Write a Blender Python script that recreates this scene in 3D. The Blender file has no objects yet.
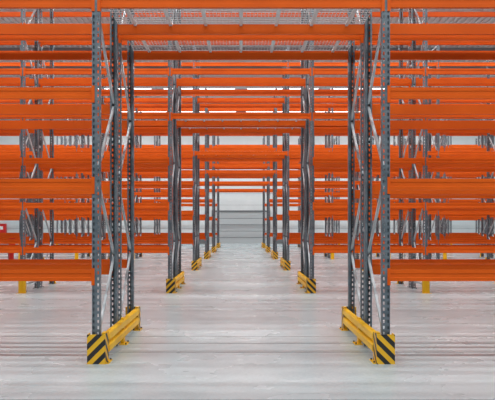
import bpy, math, random
from mathutils import Vector, Matrix
random.seed(3)
S=bpy.context.scene
try:
    S.view_settings.view_transform='Standard'
except Exception: pass

# ---------------------------------------------------------------- helpers
def mat(name,col,rough=0.5,metal=0.0,build=None,spec=None):
    m=bpy.data.materials.new(name); m.use_nodes=True
    nt=m.node_tree; b=nt.nodes['Principled BSDF']
    b.inputs['Base Color'].default_value=(*col,1)
    b.inputs['Roughness'].default_value=rough
    b.inputs['Metallic'].default_value=metal
    if spec is not None: b.inputs['Specular IOR Level'].default_value=spec
    if build: build(nt,b)
    return m
def noise_col(c1,c2,scale,vec=(1,1,1),detail=4,lo=.35,hi=.65):
    def f(nt,b):
        tc=nt.nodes.new('ShaderNodeTexCoord'); mp=nt.nodes.new('ShaderNodeMapping')
        mp.inputs['Scale'].default_value=vec
        n=nt.nodes.new('ShaderNodeTexNoise'); n.inputs['Scale'].default_value=scale; n.inputs['Detail'].default_value=detail
        r=nt.nodes.new('ShaderNodeValToRGB')
        r.color_ramp.elements[0].position=lo; r.color_ramp.elements[0].color=(*c1,1)
        r.color_ramp.elements[1].position=hi; r.color_ramp.elements[1].color=(*c2,1)
        nt.links.new(tc.outputs['Object'],mp.inputs[0]); nt.links.new(mp.outputs[0],n.inputs[0])
        nt.links.new(n.outputs[0],r.inputs[0]); nt.links.new(r.outputs[0],b.inputs['Base Color'])
    return f
def floor_build(nt,b):
    N=nt.nodes.new; L=nt.links.new
    tc=N('ShaderNodeTexCoord')
    def noise(vec,scale,detail=5):
        mp=N('ShaderNodeMapping'); mp.inputs['Scale'].default_value=vec
        n=N('ShaderNodeTexNoise'); n.inputs['Scale'].default_value=scale; n.inputs['Detail'].default_value=detail
        L(tc.outputs['Object'],mp.inputs[0]); L(mp.outputs[0],n.inputs[0]); return n.outputs[0]
    a=noise((1,1,1),0.5); s=noise((3,0.4,1),0.8); g=noise((1,1,1),26,8); h=noise((1,1.6,1),1.6,8)
    def math_(op,x,y):
        m=N('ShaderNodeMath'); m.operation=op
        for i,v in enumerate((x,y)):
            if isinstance(v,(int,float)): m.inputs[i].default_value=v
            else: L(v,m.inputs[i])
        return m.outputs[0]
    t=math_('ADD',math_('MULTIPLY',a,.35),math_('MULTIPLY',s,.08))
    t=math_('ADD',t,math_('MULTIPLY',g,.25)); t=math_('ADD',t,math_('MULTIPLY',h,.32))
    r=N('ShaderNodeValToRGB'); r.color_ramp.elements[0].position=.36; r.color_ramp.elements[0].color=(.37,.44,.465,1)
    r.color_ramp.elements[1].position=.64; r.color_ramp.elements[1].color=(.50,.58,.61,1)
    L(t,r.inputs[0]); L(r.outputs[0],b.inputs['Base Color'])
    rr=math_('ADD',math_('MULTIPLY',a,.10),.22); L(rr,b.inputs['Roughness'])
def stripes(nt,b):
    N=nt.nodes.new; L=nt.links.new
    tc=N('ShaderNodeTexCoord'); sx=N('ShaderNodeSeparateXYZ'); L(tc.outputs['Object'],sx.inputs[0])
    def m_(op,x,y=0):
        m=N('ShaderNodeMath'); m.operation=op
        for i,v in enumerate((x,y)):
            if isinstance(v,(int,float)): m.inputs[i].default_value=v
            else: L(v,m.inputs[i])
        return m.outputs[0]
    t=m_('ADD',m_('SUBTRACT',sx.outputs[0],sx.outputs[1]),m_('MULTIPLY',sx.outputs[2],-1.0))
    fr=m_('FRACT',m_('MULTIPLY',t,6.5)); c=m_('GREATER_THAN',fr,.5)
    mx=N('ShaderNodeMix'); mx.data_type='RGBA'
    mx.inputs[6].default_value=(.78,.43,.012,1); mx.inputs[7].default_value=(.015,.015,.017,1)
    L(c,mx.inputs[0]); L(mx.outputs[2],b.inputs['Base Color'])

M_or=mat('orange_powder_coat',(.7,.1,.004),.5,0,noise_col((.62,.088,.002),(.70,.105,.003),1.5),spec=.22)
M_up=mat('galvanised_upright',(.25,.28,.31),.42,.35,noise_col((.10,.13,.155),(.175,.21,.24),7))
M_br=mat('galvanised_brace',(.5,.53,.56),.38,.5,noise_col((.36,.41,.44),(.55,.60,.63),5))
M_ms=mat('zinc_mesh',(.6,.62,.63),.4,.3)
M_ye=mat('yellow_paint',(.85,.47,.02),.4,0,noise_col((.78,.42,.008),(.86,.50,.012),3),spec=.3)
M_st=mat('hazard_stripes',(.8,.5,.02),.45,0,stripes)
M_dk=mat('dark_bolt',(.08,.08,.085),.5,.6)
M_fl=mat('polished_concrete',(.6,.6,.6),.35,0,floor_build,spec=.4)
M_jt_sh=mat('joint_and_shadow_line',(.12,.12,.12),.8)  # one dark tone for joints and for painted rack shadow lines
M_wl=mat('wall_cladding',(.55,.57,.58),.55,0,noise_col((.56,.62,.64),(.62,.68,.70),.6))
M_wd=mat('wall_plinth',(.13,.15,.16),.7)
M_cl=mat('ceiling_deck',(.62,.63,.63),.6,0,noise_col((.62,.68,.70),(.68,.74,.76),.4))
M_tr=mat('roof_steel',(.26,.30,.32),.5,.2)
M_dr=mat('sectional_door',(.40,.45,.47),.5)
M_rd=mat('red_paint',(.6,.012,.012),.35)
M_wh=mat('white_paint',(.8,.8,.8),.4)
M_em=mat('lamp_diffuser',(.9,.9,.9),.5)
b=M_em.node_tree.nodes['Principled BSDF']; b.inputs['Emission Color'].default_value=(1,.99,.97,1); b.inputs['Emission Strength'].default_value=4

class MB:
    def __init__(s): s.v=[]; s.f=[]; s.m=[]; s.mats=[]
    def mi(s,m):
        if m not in s.mats: s.mats.append(m)
        return s.mats.index(m)
    def add(s,vs,fs,m):
        o=len(s.v); s.v+= [tuple(p) for p in vs]; k=s.mi(m)
        for f in fs: s.f.append(tuple(i+o for i in f)); s.m.append(k)
    def box(s,x0,x1,y0,y1,z0,z1,m):
        s.add([(x0,y0,z0),(x1,y0,z0),(x1,y1,z0),(x0,y1,z0),(x0,y0,z1),(x1,y0,z1),(x1,y1,z1),(x0,y1,z1)],
          [(0,3,2,1),(4,5,6,7),(0,1,5,4),(1,2,6,5),(2,3,7,6),(3,0,4,7)],m)
    def bar(s,p,q,w,t,m,up=(1,0,0)):
        p=Vector(p);q=Vector(q);d=(q-p).normalized();u=Vector(up);u=(u-d*u.dot(d)).normalized();w2=d.cross(u)
        a=u*t/2;c=w2*w/2
        vs=[p-a-c,p+a-c,p+a+c,p-a+c,q-a-c,q+a-c,q+a+c,q-a+c]
        s.add(vs,[(0,3,2,1),(4,5,6,7),(0,1,5,4),(1,2,6,5),(2,3,7,6),(3,0,4,7)],m)
    def prism_x(s,prof,x0,x1,m):
        n=len(prof); vs=[(x0,y,z) for y,z in prof]+[(x1,y,z) for y,z in prof]
        fs=[tuple(range(n))[::-1],tuple(range(n,2*n))]+[(i,(i+1)%n,(i+1)%n+n,i+n) for i in range(n)]
        s.add(vs,fs,m)
    def lathe(s,c,prof,m,n=20):
        x,y=c; k=len(prof)
        vs=[(x+r*math.cos(2*math.pi*i/n),y+r*math.sin(2*math.pi*i/n),z) for r,z in prof for i in range(n)]
        fs=[(a*n+i,a*n+(i+1)%n,(a+1)*n+(i+1)%n,(a+1)*n+i) for a in range(k-1) for i in range(n)]
        fs+=[tuple(range(n))[::-1],tuple(range((k-1)*n,k*n))]
        s.add(vs,fs,m)
    def cyl(s,c,r,z0,z1,m,n=12): s.lathe(c,[(r,z0),(r,z1)],m,n)
    def mesh(s,name):
        me=bpy.data.meshes.new(name); me.from_pydata(s.v,[],s.f)
        for m in s.mats: me.materials.append(m)
        me.polygons.foreach_set('material_index',s.m); me.update(); return me
def obj(name,me,parent=None,loc=(0,0,0),rot=0,scale=(1,1,1)):
    o=bpy.data.objects.new(name,me); S.collection.objects.link(o)
    o.location=loc; o.rotation_euler=(0,0,rot); o.scale=scale
    if parent: o.parent=parent
    return o

# ---------------------------------------------------------------- dims
EYE=1.68
TX=1.786           # tunnel half width to upright centre
DEPTH=1.1; GAP=0.2
ROWS=[7.5+7.8*i for i in range(6)]
FRR=[TX+2.85*i for i in range(7)]
FRL=[-TX]+[-TX-3.7-2.85*i for i in range(6)]
FX=sorted(FRL+FRR)
H=8.7
BH=.14
LEV=[EYE-.68+1.125*i for i in range(7)]   # bottoms of beams

def upright(mb,cx,y0,d):
    hw=.05; dp=.07
    pitch=.075; slot=.04
    xs=[-hw,-.036,-.018,.018,.036,hw]
    y=y0
    def q(xa,xb,za,zb):
        mb.add([(cx+xa,y,za),(cx+xb,y,za),(cx+xb,y,zb),(cx+xa,y,zb)],[(0,1,2,3)],M_up)
    q(xs[0],xs[1],0,H); q(xs[2],xs[3],0,H); q(xs[4],xs[5],0,H)
    n=int(H/pitch)
    for i in range(n):
        za=i*pitch
        for a,b_ in((1,2),(3,4)):
            q(xs[a],xs[b_],za,za+pitch-slot)
    for s_ in(-1,1):
        X=cx+s_*hw
        ya,yb,yc,yd=y0,y0+d*.030,y0+d*.040,y0+d*dp
        def sq(a,b2,za,zb): mb.add([(X,a,za),(X,b2,za),(X,b2,zb),(X,a,zb)],[(0,1,2,3)],M_up)
        sq(ya,yb,0,H); sq(yc,yd,0,H)
        for i in range(n):
            sq(yb,yc,i*pitch,(i+1)*pitch-.016)
        mb.add([(X,yd,0),(X-s_*.03,yd+d*.012,0),(X-s_*.03,yd+d*.012,H),(X,yd,H)],[(0,1,2,3)],M_up)
        mb.add([(X-s_*.03,yd+d*.012,0),(X-s_*.03,yd+d*.03,0),(X-s_*.03,yd+d*.03,H),(X-s_*.03,yd+d*.012,H)],[(0,1,2,3)],M_up)
    ya,yb=sorted((y0-d*.02,y0+d*.13))
    mb.box(cx-.07,cx+.07,ya,yb,0,.008,M_br)
    for sx in(-.058,.058): mb.cyl((cx+sx,y0+d*.11),.01,.008,.03,M_dk,6)

fm=MB()
for cx in FX:
    upright(fm,cx,0,1); upright(fm,cx,DEPTH,-1)
    ya,yb=.06,DEPTH-.06
    fm.bar((cx,ya,.2),(cx,yb,.2),.045,.03,M_br)
    z=.25; k=0; st=1.05
    while z+st<H-.1:
        a,b_=(ya,yb) if k%2==0 else (yb,ya)
        fm.bar((cx,a,z),(cx,b_,z+st-.06),.042,.03,M_br)
        z+=st;k+=1
    fm.bar((cx,ya,H-.15),(cx,yb,H-.15),.045,.03,M_br)
frames_me=fm.mesh('upright_frames')

bm_=MB()
prof=[(0,0),(0,.042),(.007,.048),(.007,.092),(0,.098),(0,BH),(.035,BH),(.035,BH-.02),(.05,BH-.02),(.05,0)]
for i in range(len(FX)-1):
    xa,xb=FX[i]+.052,FX[i+1]-.052
    tunnel=abs((xa+xb)/2)<.1
    for li,z in enumerate(LEV):
        if tunnel and li<3: continue
        for side in(0,1):
            pr=[(y+.004,zz+z) for y,zz in prof] if side==0 else [(DEPTH-.004-y,zz+z) for y,zz in prof][::-1]
            bm_.prism_x(pr,xa+.004,xb-.004,M_or)
            f0,f1=((-.006,-.001),(DEPTH+.001,DEPTH+.006))[side]
            for e,s_ in((xa,-1),(xb,1)):
                a,b2=sorted((e-s_*.004,e+s_*.036))
                bm_.box(a,b2,f0,f1,z-.05,z+BH+.02,M_or)
                a,b2=sorted((e-s_*.004,e))
                ya,yb=((-.001,.056),(DEPTH-.056,DEPTH+.001))[side]
                bm_.box(a,b2,ya,yb,z-.05,z+BH+.02,M_or)
beams_me=bm_.mesh('beams')

dk=MB()
def deck(z):
    xa,xb=-TX+.06,TX-.06
    n=int((xb-xa)/.05)
    for i in range(n+1):
        X=xa+(xb-xa)*i/n; dk.bar((X,.04,z),(X,DEPTH-.04,z),.0065,.0065,M_ms)
    for j in range(12):
        Y=.05+(DEPTH-.1)*j/11; dk.bar((xa,Y,z-.006),(xb,Y,z-.006),.0065,.0065,M_ms,up=(0,1,0))
    for k in range(7):
        X=xa+(xb-xa)*(k+.5)/7; dk.box(X-.02,X+.02,.056,DEPTH-.056,z-.04,z-.012,M_ms)
deck(LEV[3]+BH+.008)
deck_me=dk.mesh('wire_mesh_deck')

sp=MB()
for cx in FX:
    for z in(1.6,3.8,6.0,8.1): sp.box(cx-.03,cx+.03,DEPTH+.001,DEPTH+GAP-.001,z,z+.06,M_br)
sp_me=sp.mesh('row_spacers')

for r,y in enumerate(ROWS):
    for k in(0,1):
        e=obj('pallet_rack',None,loc=(0,y+k*(DEPTH+GAP),0))
        obj('upright_frames',frames_me,e,); obj('load_beams',beams_me,e); obj('wire_mesh_deck',deck_me,e)
        if k==0: obj('row_spacers',sp_me,e)

# ---------------------------------------------------------------- tunnel barriers
L=2*DEPTH+GAP
def barrier_mesh():
    g=MB()
    xi=.10
    for ya,yb in((-.10,-.09),(L+.09,L+.10)):
        g.box(-.085,xi+.035,ya,yb,.0,.36,M_st)
    g.box(xi+.025,xi+.035,-.09,.10,0,.36,M_st); g.box(xi+.025,xi+.035,L-.10,L+.09,0,.36,M_st)
    g.box(-.085,-.075,-.09,.02,0,.36,M_ye); g.box(-.085,-.075,L-.02,L+.09,0,.36,M_ye)
    for yc in(0.03,L/2,L-.03):
        g.box(xi-.04,xi+.075,yc-.11,yc+.11,0,.01,M_ye)
        for yy in(-.085,.085): g.cyl((xi+.058,yc+yy),.01,.01,.03,M_dk,6)
    for yc in(0.03,L/2,L-.03):
        g.box(xi-.025,xi+.02,yc-.05,yc+.05,.01,.37,M_ye)
    for z0 in(.10,.245):
        pr=[(xi-.02,z0),(xi+.03,z0),(xi+.045,z0+.02),(xi+.045,z0+.09),(xi+.03,z0+.11),(xi-.02,z0+.11)]
        n=6; vs=[(X,.10,Z) for X,Z in pr]+[(X,L-.10,Z) for X,Z in pr]
        g.add(vs,[tuple(range(n)),tuple(range(n,2*n))[::-1]]+[(i,i+n,(i+1)%n+n,(i+1)%n) for i in range(n)],M_ye)
    return g.mesh('rack_end_barrier')
bar_me=barrier_mesh()
for y in ROWS:
    obj('rack_end_barrier',bar_me,loc=(-TX,y,0))
    o=obj('rack_end_barrier',bar_me,loc=(TX,y+L,0),rot=math.pi)

pm=MB()
for cx in FX:
    if abs(cx)<2: continue
    prf=[(-.085,.02),(-.085,-.07),(-.05,-.10),(.05,-.10),(.085,-.07),(.085,.02),(.077,.02),(.077,-.065),(.046,-.092),(-.046,-.092),(-.077,-.065),(-.077,.02)]
    n=12; vs=[(cx+a,b2,z) for z in(0,.36) for a,b2 in prf]
    fs=[(i,(i+1)%n,(i+1)%n+n,i+n) for i in range(n)]
    for i in range(5):
        j=11-i; fs.append((i+n,i+1+n,j-1+n,j+n)); 
    pm.add(vs,fs,M_ye)
    pm.box(cx-.12,cx+.12,-.13,-.10,0,.008,M_ye)
pr_me=pm.mesh('upright_protectors')
for y in ROWS:
    obj('upright_protectors',pr_me,loc=(0,y,0)); obj('upright_protectors',pr_me,loc=(0,y+L,0),rot=0,scale=(1,-1,1))

# fire extinguisher on a floor stand
fe=MB()
fe.box(-.20,.20,-.20,.20,0,.02,M_rd)
fe.box(-.02,.02,.11,.14,.02,1.15,M_rd); fe.box(-.14,.14,.10,.11,.85,1.15,M_rd)
fe.lathe((0,0),[(.10,.02),(.11,.04),(.11,.52),(.10,.57),(.07,.61),(.03,.635),(.03,.68)],M_rd)
fe.box(-.05,.05,-.02,.02,.68,.70,M_dk); fe.bar((-.05,0,.70),(.08,0,.75),.03,.02,M_dk,up=(0,1,0))
fe.bar((-.05,0,.69),(-.13,0,.55),.02,.02,M_dk,up=(0,1,0)); fe.bar((-.13,0,.55),(-.125,0,.25),.02,.02,M_dk,up=(0,1,0))
fe.box(-.05,.05,.105,.115,.25,.3,M_dk)
obj('fire_extinguisher_stand',fe.mesh('fire_extinguisher_stand'),loc=(-10.0,26.5,0))

# ---------------------------------------------------------------- room
WX=27; Y0=-14; YW=57.5; CH=12.5
f=MB(); f.box(-WX,WX,Y0,YW,-.2,0,M_fl)
floor=obj('floor',f.mesh('floor'))
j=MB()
for X in(-16.2,-5.4,5.4,16.2): j.box(X-.004,X+.004,Y0,YW,.0003,.0012,M_jt_sh)
for Y in(5.9,8.1,8.7,9.25,12.6,16.5,20.4,24.3,28.2,36,43.8): j.box(-WX,WX,Y-.006,Y+.006,.0003,.0012,M_jt_sh)  # strips under the first rack are painted beam shadows, the others joints
obj('floor_joints_shadow_lines',j.mesh('floor_joints_shadow_lines'))

w=MB(); w.box(-WX,WX,YW,YW+.2,0,CH,M_wl)
for i in range(1,11): w.box(-WX,WX,YW-.012,YW,i*1.1+.35,i*1.1+.37,M_tr)
obj('wall_back',w.mesh('wall_back'))
w=MB(); w.box(-WX,-3.0,YW-.06,YW-.013,0,.9,M_wd); w.box(3.0,WX,YW-.06,YW-.013,0,.9,M_wd); obj('baseboard_back',w.mesh('baseboard_back'))
for n,s_ in(('wall_left',-1),('wall_right',1)):
    w=MB(); a,b2=sorted((s_*WX,s_*(WX+.2))); w.box(a,b2,Y0,YW,0,CH,M_wl)
    for i in range(1,11):
        a,b2=sorted((s_*WX,s_*(WX-.012))); w.box(a,b2,Y0,YW,i*1.1+.35,i*1.1+.37,M_tr)
    obj(n,w.mesh(n))
d=MB()
d.box(-2.6,2.6,YW-.10,YW-.014,0,3.0,M_dr)
for i in range(1,5): d.box(-2.6,2.6,YW-.11,YW-.10,i*.6-.02,i*.6+.02,M_wd)
for X in(-2.75,2.6): d.box(X,X+.15,YW-.16,YW-.014,0,3.15,M_wd)
d.box(-2.6,2.6,YW-.16,YW-.014,3.0,3.15,M_wd)
obj('door_1',d.mesh('door_1'))
c=MB(); c.box(-WX,WX,Y0,YW,CH,CH+.2,M_cl)
X=-WX
while X<WX-.4:
    c.box(X,X+.16,Y0,YW,CH-.07,CH,M_cl); X+=.32
obj('ceiling',c.mesh('ceiling'))
t=MB()
Y=-10
while Y<YW:
    t.box(-WX,WX,Y-.08,Y+.08,CH-.32,CH-.071,M_tr); Y+=3.9
obj('roof_purlins',t.mesh('roof_purlins'))
aisles=[-4.1,3.7,12.6,20.4,28.2,36.0,43.8,52.6]
for y in aisles:
    lm=MB()
    for cx in range(-21,22,6):
        lm.box(cx-2.6,cx+2.6,y-.12,y+.12,CH-.95,CH-.87,M_wh)
        lm.box(cx-2.55,cx+2.55,y-.09,y+.09,CH-.957,CH-.951,M_em)
        for xx in(-2.2,2.2): lm.bar((cx+xx,y,CH-.87),(cx+xx,y,CH-.072),.012,.012,M_tr)
    o=obj('linear_ceiling_light',lm.mesh('linear_ceiling_light'))
    ld=bpy.data.lights.new('aisle_light','AREA'); ld.shape='RECTANGLE'; ld.size=46; ld.size_y=.16; ld.energy=(1950 if y<50 else 2400) if y>0 else 1900; ld.color=(1,.995,.98)
    lo=obj('lamp',ld,o,loc=(0,y,CH-.98))
hc=MB(); hc.box(-22.9,-22.1,YW-.32,YW-.062,.5,1.9,M_rd); hc.box(-22.65,-22.35,YW-.33,YW-.32,1.35,1.65,M_wh); hc.box(-22.9,-22.1,YW-.1,YW-.062,0,.5,M_rd)
obj('fire_hose_cabinet',hc.mesh('fire_hose_cabinet'))

# ---------------------------------------------------------------- world & camera
W=bpy.data.worlds.new('World'); S.world=W; W.use_nodes=True
W.node_tree.nodes['Background'].inputs[0].default_value=(.86,.94,1,1); W.node_tree.nodes['Background'].inputs[1].default_value=.22  # grey fill added to light beam fronts through the open side behind camera
cam=bpy.data.cameras.new('camera'); co=obj('camera',cam,loc=(0,0,EYE)); co.rotation_euler=(math.pi/2,0,0)
cam.sensor_width=36; cam.lens=609/495*36; cam.shift_x=6.5/495; cam.shift_y=26/495; cam.clip_end=300
S.camera=co
